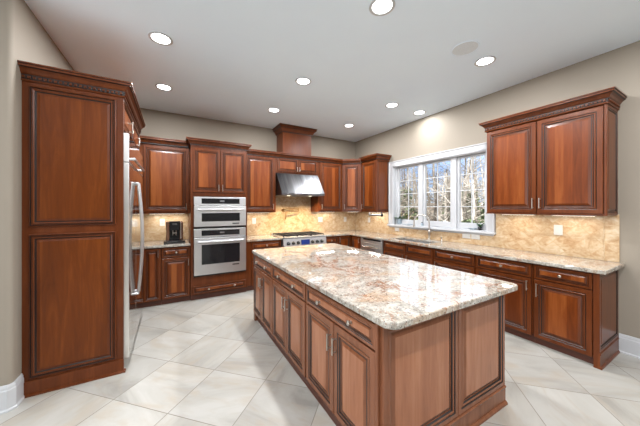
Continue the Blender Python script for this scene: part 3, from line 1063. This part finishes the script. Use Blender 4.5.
t = thing('pot_filler', 'wall-mounted jointed pot filler spout on the tiles above the range', 'faucet', (2.04, YB - 0.0095, 1.42))
MB().lathe([(0, 0), (0.032, 0), (0.03, -0.012), (0.014, -0.02), (0.013, -0.06), (0, -0.062)], axis='y', n=14).build('wall_flange', M['bronze'], t)
m = MB()
m.tube([(0, -0.055, -0.04), (0, -0.055, 0.04)], 0.013, 10)
m.tube([(0, -0.055, 0.03), (0.33, -0.075, 0.03)], 0.0085, 8)
m.tube([(0.33, -0.075, 0.05), (0.33, -0.075, -0.03)], 0.013, 10)
m.build('arm', M['bronze'], t)
m = MB()
m.tube([(0.33, -0.085, -0.02), (0.06, -0.11, -0.02), (0.03, -0.11, -0.03), (0.02, -0.11, -0.17)], 0.0085, 8)
m.tube([(0.02, -0.11, -0.15), (0.02, -0.11, -0.19)], 0.013, 10)
m.build('spout', M['bronze'], t)
MB().tube([(0.14, -0.10, -0.02), (0.14, -0.13, -0.02), (0.14, -0.135, -0.06)], 0.006, 8).build('lever', M['bronze'], t)

# ------------------------------------------------------------------ wall cabinets
YU = 4.78
UD = YB - YU - 0.002
ZU, ZT = 1.385, 2.472
UH = ZT - ZU
def upper(label, x0, x1, z0=ZU, z1=ZT, d=UD, y=YU):
    return thing('upper_cabinet', label, 'cabinet', (x0, y, z0), 0, 'wall cabinets'), x1 - x0, z1 - z0

t, w, h = upper('single-door cherry wall cabinet above the coffee machine', -0.99, 0.247)
MB().box(0, 0.02, 0, w, UD, h + 0.02).build('body', WOODS, t)
door(t, 0.60, 0.03, w - 0.02, h - 0.02, (w - 0.05, 0.11))
crown(t, [(0.0, 0.0), (w, 0.0)], h)
strip_light(t, 0.66, w - 0.06, 0.22, 0, 5.5)
t, w, h = upper('single-door cherry wall cabinet between oven tower and hood', 1.129, 1.755)
MB().box(0, 0.02, 0, w, UD, h + 0.02).build('body', WOODS, t)
door(t, 0.035, 0.03, w - 0.03, h - 0.02, (w - 0.06, 0.11))
crown(t, [(0, 0.0), (w + 0.001, 0.0)], h - 0.015)
strip_light(t, 0.06, w - 0.06, 0.22, 0, 5.0)
t, w, h = upper('short two-door cherry cabinet directly above the range hood', 1.757, 2.713, 2.165)
MB().box(0, 0.02, 0, w, UD, h + 0.02).build('body', WOODS, t)
door(t, 0.03, 0.03, 0.47, h - 0.02, (0.45, 0.09), k=0.6, hl=0.09)
door(t, 0.478, 0.03, w - 0.04, h - 0.02, (0.50, 0.09), k=0.6, hl=0.09)
crown(t, [(0, 0.0), (w, 0.0)], h - 0.015)
t, w, h = upper('single-door cherry wall cabinet on the corner side of the hood', 2.716, 3.325)
MB().box(0, 0.02, 0, w, UD, h + 0.02).build('body', WOODS, t)
door(t, 0.035, 0.03, w - 0.012, h - 0.02, (0.07, 0.11))
crown(t, [(0, 0.0), (w, 0.0)], h - 0.015)
strip_light(t, 0.06, w - 0.06, 0.22, 0, 5.0)

# diagonal corner wall cabinet
A_, B_ = Vector((3.327, YU)), Vector((3.627, 4.48))
DWID = (B_ - A_).length
t = thing('corner_upper_cabinet', 'diagonal cherry wall cabinet across the room corner', 'cabinet', (A_.x, A_.y, ZU), -PI / 4, 'wall cabinets')
c45 = math.cos(PI / 4)
def to_loc(x, y):
    dx, dy = x - A_.x, y - A_.y
    return ((dx - dy) * c45, (dx + dy) * c45)
outl = [to_loc(*p) for p in ((A_.x + 0.014, A_.y + 0.014), (B_.x + 0.014, B_.y + 0.014), (XR - 0.002, 4.494), (XR - 0.002, YB - 0.002), (A_.x + 0.014, YB - 0.002))]
MB().prism(outl, 0, UH + 0.005).build('body', WOODS, t)
door(t, 0.03, 0.03, DWID - 0.03, UH - 0.035, (0.06, 0.11))
crown(t, [(0.012, 0.0), (DWID - 0.012, 0.0)], UH - 0.015)
strip_light(t, 0.08, DWID - 0.08, 0.2, 0, 3.5)

t = thing('upper_cabinet', 'taller cherry wall cabinet with panelled side beside the window, over the paper towel holder', 'cabinet', (3.627, 4.476, ZU), -PI / 2, 'wall cabinets')
w, d = 0.472, XR - 3.627 - 0.002
MB().box(0, 0.02, 0, w, d, UH + 0.02).build('body', WOODS, t)
door(t, 0.02, 0.03, w - 0.012, UH - 0.02, (0.05, 0.11))
end_panel(t, w, 0.0, d, 0.0, UH, k=0.6)
crown(t, [(0.0, 0.0), (w + 0.019, 0.0), (w + 0.019, d)], UH + 0.005)
strip_light(t, 0.06, w - 0.06, 0.22, 0, 4.0)

t = thing('upper_cabinet', 'wide two-door cherry wall cabinet with dentil crown on the window wall, ending in the open', 'cabinet', (3.627, 1.866, 1.40), -PI / 2, 'wall cabinets')
w, h, d = 1.082, 1.085, 0.358
MB().box(0, 0.02, 0, w, d, h + 0.03).build('body', WOODS, t)
door(t, 0.008, 0.018, 0.542, h - 0.012, (0.515, 0.13), k=1.08, hl=0.12)
door(t, 0.552, 0.018, w - 0.008, h - 0.012, (0.58, 0.13), k=1.08, hl=0.12)
end_panel(t, w, 0.0, d, 0.0, h, k=0.7)
crown(t, [(0, d), (0, 0), (w + 0.019, 0), (w + 0.019, d)], h + 0.014, dent=True, sc=0.84)
MB().sweep([(0, 0.02), (w + 0.0, 0.02)], [(0, 0), (0.016, 0), (0.016, 0.014), (0, 0.014)]).build('bottom_rail', WOODS, t)
for a in (0.1, 0.62):
    strip_light(t, a, a + 0.36, 0.2, 0, 3.2)

# chimney box above the hood cabinet
t = thing('hood_chimney_box', 'square cherry chimney box with crown rising to the ceiling above the hood', 'cabinet', (1.905, 4.80, 2.54))
cw, cd = 0.64, 0.352
MB().box(0, 0, 0, cw, cd, H - 2.54 - 0.004).build('body', [M['frame']], t, bevel=0.003)
crown(t, [(0, cd), (0, 0), (cw, 0), (cw, cd)], H - 2.54 - 0.14, sc=1.38)

# ------------------------------------------------------------------ island
IX0, IX1, IY0, IY1 = 0.945, 2.19, 0.99, 3.41
XI = 0.928
def island_unit(label, y1, y0, kn):
    t = thing('island_cabinet', label, 'cabinet', (XI, y1, 0), -PI / 2, 'island cabinets')
    w = y1 - y0
    d = IX1 - 0.02 - XI
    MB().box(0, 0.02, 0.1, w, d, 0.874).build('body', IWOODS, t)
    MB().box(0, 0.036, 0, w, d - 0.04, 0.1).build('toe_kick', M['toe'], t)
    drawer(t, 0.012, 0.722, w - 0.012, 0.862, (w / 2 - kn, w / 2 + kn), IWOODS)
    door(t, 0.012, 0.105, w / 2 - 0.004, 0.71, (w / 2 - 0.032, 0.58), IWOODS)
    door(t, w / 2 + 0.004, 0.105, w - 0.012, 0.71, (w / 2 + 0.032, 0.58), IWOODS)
    return t, w
t, w = island_unit('island base cabinet with wide drawer over two doors, nearest the oven end', 3.39, 2.652, 0.17)
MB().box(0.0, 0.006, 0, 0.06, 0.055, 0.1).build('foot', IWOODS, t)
island_unit('middle island base cabinet with wide two-knob drawer over two doors', 2.65, 1.852, 0.18)
t, w = island_unit('island base cabinet with wide drawer over two doors, at the panelled end', 1.85, 1.02, 0.19)
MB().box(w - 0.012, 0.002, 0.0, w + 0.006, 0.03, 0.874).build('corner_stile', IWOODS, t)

IR = [(0, .004, 0), (.004, 0, 0), (.030, 0, 1), (.033, .006, 0), (.040, .004, 0), (.046, 0.0005, 0), (.056, .003, 1), (.060, .013, 0), (.066, .013, 0), (.092, .004, 2)]
def island_panel(label, x0, x1):
    t = thing('island_end_panel', label, 'cabinet panel', (x0, IY0, 0), 0, 'island end panels')
    w = x1 - x0
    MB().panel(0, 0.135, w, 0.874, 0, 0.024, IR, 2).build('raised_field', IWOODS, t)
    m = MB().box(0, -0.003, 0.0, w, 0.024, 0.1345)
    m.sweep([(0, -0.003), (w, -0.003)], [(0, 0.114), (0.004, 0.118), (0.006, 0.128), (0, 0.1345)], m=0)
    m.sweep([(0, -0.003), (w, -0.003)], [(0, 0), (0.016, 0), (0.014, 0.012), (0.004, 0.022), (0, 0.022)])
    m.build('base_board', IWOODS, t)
    return t
island_panel('wide raised cherry panel on the island end, next to the island drawers', 0.947, 1.597)
island_panel('raised cherry panel on the island end, on the window side', 1.601, IX1)
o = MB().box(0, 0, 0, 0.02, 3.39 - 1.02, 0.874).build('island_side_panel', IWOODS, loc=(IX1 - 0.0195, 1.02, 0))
tag(o, 'plain cherry panel closing the island side that faces the sink', 'cabinet panel')
o = MB().prism(arc_rect(0.913, 0.902, 2.235, 3.45, 0.07), 0.876, 0.914).build('island_countertop', M['granite'], bevel=0.009, segs=3)
tag(o, 'large cream granite island countertop with rust veins and rounded corners', 'countertop')

# ------------------------------------------------------------------ coffee machine
t = thing('coffee_machine', 'black bean-to-cup coffee machine on the short counter by the refrigerator', 'coffee machine', (0.03, 4.80, ZC1))
MB().prism(arc_rect(-0.15, -0.15, 0.15, 0.17, 0.05, 5), 0.0, 0.03).build('drip_tray', M['black'], t, bevel=0.004)
MB().box(-0.12, -0.02, 0.03, 0.12, 0.16, 0.335).build('housing', M['copper'], t, bevel=0.01)
f = MB().box(-0.075, -0.085, 0.20, 0.075, 0.0, 0.345).box(-0.075, -0.022, 0.028, 0.075, -0.0, 0.21).build('front', M['blackglass'], t, bevel=0.006)
m = MB()
for x in (-0.022, 0.022):
    m.tube([(x, -0.06, 0.21), (x, -0.06, 0.12)], 0.009, 10)
m.box(-0.03, -0.075, 0.15, 0.03, -0.045, 0.165)
m.build('coffee_spout', M['chrome'], t)
MB().box(0.079, -0.05, 0.06, 0.097, -0.02, 0.335).build('side_trim', M['chrome'], t, bevel=0.004)
MB().box(-0.03, -0.087, 0.285, 0.035, -0.0852, 0.315).build('screen', M['slot'], f)
m = MB()
for k in range(7): m.box(-0.10, -0.135 + k * 0.015, 0.0302, 0.10, -0.128 + k * 0.015, 0.034)
m.build('tray_grid', M['iron'], t)

# ------------------------------------------------------------------ outlets and switches
def wall_plate(label, loc, rz, w, h, holes, name='outlet_plate', cat='outlet'):
    t = thing(name, label, cat, loc, rz, 'wall plates')
    MB().box(-w / 2, -0.006, -h / 2, w / 2, 0, h / 2).build('plate', M['plate'], t, bevel=0.002)
    for dx in holes:
        q = MB()
        if w > h and len(holes) > 1:
            q.box(dx - 0.034, -0.0085, -0.017, dx + 0.034, -0.0058, 0.017)
        else:
            q.box(dx - 0.017, -0.0085, -0.034, dx + 0.017, -0.0058, 0.034)
        r = q.build('socket', M['plate'], t)
        s = MB()
        for zz in (-0.018, 0.018):
            s.box(dx - 0.008, -0.0092, zz - 0.005, dx - 0.005, -0.0084, zz + 0.005)
            s.box(dx + 0.005, -0.0092, zz - 0.005, dx + 0.008, -0.0084, zz + 0.005)
        if name == 'outlet_plate' and h >= w: s.build('slot', M['slot'], r)
YW, XW = YB - 0.0092, XR - 0.0092
wall_plate('white outlet on the tiles behind the coffee machine', (-0.15, YW, 1.225), 0, 0.075, 0.118, (0,))
wall_plate('white outlet on the tiles between oven tower and range', (1.425, YW, 1.21), 0, 0.075, 0.118, (0,))
wall_plate('white double plate on the tiles just right of the range', (2.965, YW, 1.20), 0, 0.12, 0.118, (-0.024, 0.024))
wall_plate('white outlet on the tiles close to the room corner', (3.665, YW, 1.19), 0, 0.075, 0.118, (0,))
wall_plate('white outlet below the paper towel holder', (XW, 4.62, 1.19), -PI / 2, 0.075, 0.118, (0,))
wall_plate('white plate under the window sill below the flowering pot', (XW, 3.76, 1.035), -PI / 2, 0.118, 0.075, (0,))
wall_plate('horizontal white switch plate under the sill, on the faucet side of the pair', (XW, 2.335, 1.04), -PI / 2, 0.125, 0.08, (0,), 'switch_plate', 'switch')
wall_plate('horizontal white switch plate under the sill, on the wall cabinet side of the pair', (XW, 2.195, 1.04), -PI / 2, 0.125, 0.08, (0,), 'switch_plate', 'switch')
wall_plate('white switch plate on the tiles under the two-door wall cabinet', (XW, 1.235, 1.213), -PI / 2, 0.08, 0.12, (0,), 'switch_plate', 'switch')

# paper towel holder
t = thing('paper_towel_holder', 'grey paper towel bar with dark knob under the wall cabinet by the window', 'paper towel holder', (3.82, 4.42, ZU - 0.001), -PI / 2)
MB().box(-0.006, -0.02, -0.09, 0.0, 0.02, 0).box(0.37, -0.02, -0.09, 0.376, 0.02, 0).build('bracket', M['towel_grey'], t)
MB().tube([(0.0, 0, -0.07), (0.37, 0, -0.07)], 0.022, 14).build('roll', M['towel_grey'], t)
MB().lathe([(0, 0.0), (0.02, 0.0), (0.028, 0.012), (0.026, 0.03), (0, 0.036)], (0.376, 0, -0.07), 'x', 14).build('knob', M['black'], t)

# ------------------------------------------------------------------ things on the window sill
SZ = WIN_Z0 + 0.0145
random.seed(5)
def leaf(m, base, d, L, wdt, droop):
    d = Vector(d).normalized()
    side = d.cross(Vector((0, 0, 1))).normalized()
    rows = []
    for k in range(7):
        s = k / 6
        c = Vector(base) + d * (L * s) + Vector((0, 0, -droop * s * s))
        hw = wdt * math.sin(PI * min(0.98, 0.08 + 0.92 * s)) ** 0.8
        rows.append([c - side * hw, c + Vector((0, 0, -hw * 0.25)), c + side * hw])
    m.grid(rows, 0, True)
    m.grid([[p + Vector((0, 0, -0.0012)) for p in reversed(r)] for r in rows], 0, True)
t = thing('potted_orchid', 'leafy plant with dark flowers in grey-blue pot on the window sill', 'potted plant', (4.04, 3.76, SZ))
MB().lathe([(0, 0), (0.038, 0), (0.045, 0.01), (0.054, 0.10), (0.058, 0.108), (0.052, 0.108), (0.048, 0.09), (0, 0.09)], n=18).build('pot', M['pot'], t)
m = MB()
for k in range(9):
    a = k * 2.4
    leaf(m, (0, 0, 0.09 + 0.004 * k), (math.cos(a), math.sin(a), 0.9 if k % 2 else 0.5), 0.16, 0.027, 0.06)
m.build('leaves', M['leaf'], t)
st = [(0, 0, 0.09), (-0.005, -0.02, 0.18), (-0.01, -0.06, 0.25), (-0.01, -0.12, 0.275)]
so = MB().tube(st, 0.0035, 6).build('flower_stem', M['stem'], t)
for p in ((-0.012, -0.085, 0.265), (-0.015, -0.11, 0.275), (-0.012, -0.135, 0.262), (-0.02, -0.14, 0.24)):
    m = MB()
    for k in range(5):
        a = 2 * PI * k / 5
        leaf(m, p, (-0.4, math.cos(a), math.sin(a)), 0.024, 0.009, 0.003)
    m.build('flower', M['petal'], so)
t = thing('potted_plant', 'small bright green plant in dark pot at the cabinet end of the sill', 'potted plant', (4.02, 2.155, SZ))
MB().lathe([(0, 0), (0.022, 0), (0.028, 0.05), (0.024, 0.05), (0.022, 0.042), (0, 0.042)], n=14).build('pot', M['black'], t)
m = MB()
for k in range(12):
    a = k * 2.4
    leaf(m, (0, 0, 0.042), (math.cos(a), math.sin(a), 1.3), 0.08 + 0.02 * (k % 3), 0.011, 0.02)
m.build('leaves', M['leaf'], t)
t = thing('oval_dish', 'low grey-blue oval dish on the sill beside the small green plant', 'dish', (4.02, 2.26, SZ))
o = MB().lathe([(0, 0), (0.04, 0), (0.06, 0.022), (0.062, 0.026), (0.056, 0.024), (0.036, 0.006), (0, 0.006)], n=20).build('bowl', M['pot'], t)
o.scale = (0.7, 1.0, 1.0)
t = thing('sill_jar', 'small dark jar on the sill beside the faucet arc', 'jar', (4.03, 3.20, SZ))
MB().lathe([(0, 0), (0.02, 0), (0.022, 0.01), (0.022, 0.045), (0.014, 0.055), (0.0, 0.055)], n=14).build('glass_body', M['pot'], t)
MB().lathe([(0, 0.0551), (0.014, 0.0551), (0.014, 0.068), (0, 0.068)], n=14).build('lid', M['black'], t)
t = thing('sill_tray', 'flat pale tray on the sill between flowering pot and jar', 'tray', (4.03, 3.48, SZ))
o = MB().lathe([(0, 0), (0.05, 0), (0.06, 0.012), (0.056, 0.012), (0.046, 0.004), (0, 0.004)], n=18).build('dish', M['pot'], t)

# ------------------------------------------------------------------ ceiling lights and speaker
def downlight(label, x, y, power=LAMP_W):
    t = thing('recessed_ceiling_light', label, 'ceiling light', (x, y, H), 0, 'recessed ceiling lights')
    MB().lathe([(0.085, 0.0), (0.102, -0.001), (0.104, -0.006), (0.098, -0.009), (0.084, -0.008), (0.078, -0.003)], n=28).build('trim_ring', M['white'], t)
    lens = MB().lathe([(0.0, -0.0035), (0.081, -0.0035)], n=28).build('lens', M['bulb'], t)
    L = bpy.data.lights.new('downlight', 'AREA')
    L.shape = 'DISK'
    L.size = 0.13
    L.energy = power
    L.color = (0.98, 0.985, 1.0)
    lo = bpy.data.objects.new('downlight', L)
    COL.objects.link(lo)
    lo.location = (0, 0, -0.011)
    lo.parent = lens
    return t
downlight('lit recessed ceiling light in front of the refrigerator side', -0.098, 2.935)
downlight('lit recessed ceiling light closest to the coffee counter', -0.10, 4.10)
downlight('big lit recessed ceiling light above the panelled island end', 1.482, 1.563)
downlight('lit recessed ceiling light above the middle of the island', 1.475, 3.003)
downlight('lit recessed ceiling light just in front of the wooden chimney box', 1.485, 4.142)
downlight('lit recessed ceiling light between island and sink', 3.054, 2.996)
downlight('lit recessed ceiling light beside the round ceiling speaker', 3.041, 1.575)
downlight('lit recessed ceiling light against the wall above the window', 3.709, 2.996, LAMP_W * 0.4)
downlight('lit recessed ceiling light nearest the room corner', 3.071, 4.176)
for _l, _x, _y in (('recessed ceiling light of the first row, in front of the tall refrigerator panel', -0.10, 1.563),
                   ('added unseen ceiling fill light over the open floor, in line with the refrigerator front', -0.10, 0.0),
                   ('added unseen ceiling fill light over the open floor, in line with the island', 1.48, 0.0),
                   ('added unseen ceiling fill light over the open floor, near the window wall', 3.05, 0.0),
                   ('added unseen ceiling fill light at the rear, in line with the refrigerator front', -0.10, -1.6),
                   ('added unseen ceiling fill light at the rear, in line with the island', 1.48, -1.6),
                   ('added unseen ceiling fill light at the rear, near the window wall', 3.05, -1.6)):
    downlight(_l, _x, _y)  # open-floor and rear lamps are added out of view to brighten the room
t = thing('ceiling_speaker', 'flush round pale grey speaker grille in the ceiling', 'speaker', (2.622, 1.554, H))
MB().lathe([(0.12, 0), (0.13, -0.001), (0.13, -0.006), (0.122, -0.007), (0.118, -0.004)], n=32).build('rim', M['ceil'], t)
MB().lathe([(0.0, -0.004), (0.119, -0.004)], n=32).build('grille', M['spk'], t)

# ------------------------------------------------------------------ woodland beyond the window
GZ = -1.6
o = MB()
rows = []
for i in range(15):
    y = -12 + i * 3.2
    rows.append([(4.6 + j * 2.6, y, GZ + 0.02 * j * j + 0.15 * math.sin(i * 1.7 + j * 0.9)) for j in range(15)])
o.grid(list(reversed(rows)), 0, True)
o = struct(o.build('ground', M['litter']))


def tree_mesh(rnd, hgt, r, lean, nb):
    m = MB()
    pts, rs = [], []
    n = 9
    for k in range(n):
        s = k / (n - 1)
        pts.append((lean[0] * s + rnd.uniform(-1, 1) * 0.05 * hgt * 0.1, lean[1] * s + rnd.uniform(-1, 1) * 0.05 * hgt * 0.1, -0.3 + hgt * s))
        rs.append(r * (1 - 0.75 * s) * (1.25 if k == 0 else 1))
    m.tube(pts, rs, 8)
    b = MB()
    for q in range(nb):
        s = rnd.uniform(0.15, 0.95)
        k = min(n - 2, int(s * (n - 1)))
        u = s * (n - 1) - k
        p = Vector(pts[k]).lerp(Vector(pts[k + 1]), u)
        a = rnd.uniform(0, 2 * PI)
        L = rnd.uniform(0.7, 2.2)
        d = Vector((math.cos(a), math.sin(a), rnd.uniform(0.15, 0.9))).normalized()
        br = r * (1 - 0.75 * s) * rnd.uniform(0.2, 0.4)
        pp = [p]
        for j in range(4):
            d = (d + Vector((rnd.uniform(-.35, .35), rnd.uniform(-.35, .35), rnd.uniform(-.15, .35)))).normalized()
            pp.append(pp[-1] + d * L / 4)
        b.tube(pp, [br, br * 0.8, br * 0.6, br * 0.4, br * 0.2], 5, cap=False)
        for j in (1, 2, 3):
            d2 = (d + Vector((rnd.uniform(-1, 1), rnd.uniform(-1, 1), rnd.uniform(-.3, .8)))).normalized()
            b.tube([pp[j], pp[j] + d2 * L * 0.2, pp[j] + d2 * L * 0.4 + Vector((0, 0, 0.05))], [br * 0.5, br * 0.35, br * 0.15], 4, cap=False)
    return m, b


rnd = random.Random(11)
kinds = [('bark_pale', 'tall pale-barked bare tree seen through the window'), ('bark_grey', 'tall grey-barked bare tree seen through the window'), ('bark_dark', 'tall dark-barked bare tree seen through the window')]
protos = []
for k in range(6):
    protos.append(tree_mesh(rnd, rnd.uniform(9, 12), rnd.uniform(0.07, 0.15), (rnd.uniform(-.6, .6), rnd.uniform(-.6, .6)), 40))
pm = []
for k, (a, b) in enumerate(protos):
    row = []
    for key, lab in kinds:
        t0 = a.build('trunk', M[key]); b0 = b.build('branches', M[key])
        row.append((t0.data, b0.data))
        bpy.data.objects.remove(t0); bpy.data.objects.remove(b0)
    pm.append(row)
for i in range(70):
    x = rnd.uniform(7.5, 26)
    y = x * rnd.uniform(0.40, 1.12)
    kd = rnd.choice((0, 0, 1, 1, 2))
    key, lab = kinds[kd]
    gz = GZ + 0.02 * ((x - 4.6) / 2.6) ** 2 - 0.1
    t = thing('bare_tree', lab, 'tree', (x, y, gz), rnd.uniform(0, 6.28), 'bare %s trees outside the window' % key[5:])
    hs = 0.5 + 0.012 * (x - 7.5)
    t.scale = (1, 1, hs * rnd.uniform(0.9, 1.12))
    md = rnd.choice(pm)[kd]
    for nm, d in zip(('trunk', 'branches'), md):
        oo = bpy.data.objects.new(nm, d)
        COL.objects.link(oo)
        oo.parent = t


def evergreen(h, r, seed):
    q = random.Random(seed)
    m = MB()
    for k in range(1500):
        s = q.random() ** 0.8
        a = q.uniform(0, 2 * PI)
        rr = r * (1 - s * 0.75) * math.sqrt(q.random())
        c = Vector((rr * math.cos(a), rr * math.sin(a), 0.1 + h * s))
        d = Vector((q.uniform(-1, 1), q.uniform(-1, 1), q.uniform(-.6, .6))).normalized()
        e2 = d.cross(Vector((q.uniform(-1, 1), q.uniform(-1, 1), 1))).normalized()
        L = q.uniform(0.06, 0.14)
        m.face([c - d * L, c + e2 * L * 0.4, c + d * L, c - e2 * L * 0.4], 0)
    return m
me0 = None
for i, (x, y, s) in enumerate(((8.5, 5.0, 0.9), (10.5, 9.0, 1.0), (9.5, 7.2, 0.8), (13.5, 7.8, 1.3), (15.5, 13.8, 1.4), (12.5, 11.2, 0.9), (16.5, 10.6, 1.5), (11.0, 5.4, 1.1))):
    gz = GZ + 0.02 * ((x - 4.6) / 2.6) ** 2 - 0.1
    t = thing('evergreen_shrub', 'green leafy undergrowth shrub among the bare trees outside the window', 'shrub', (x, y, gz), i * 1.3, 'evergreen shrubs outside the window')
    t.scale = (s, s, s)
    if me0 is None:
        q = evergreen(2.9, 1.0, 3).build('foliage', M['needles'], t)
        me0 = q.data
        st0 = MB().tube([(0, 0, -0.1), (0.03, 0, 1.2), (0, 0.04, 2.6)], [0.05, 0.035, 0.01], 6).build('stem', M['bark_dark'], t).data
    else:
        for nm, d in (('foliage', me0), ('stem', st0)):
            oo = bpy.data.objects.new(nm, d)
            COL.objects.link(oo)
            oo.parent = t
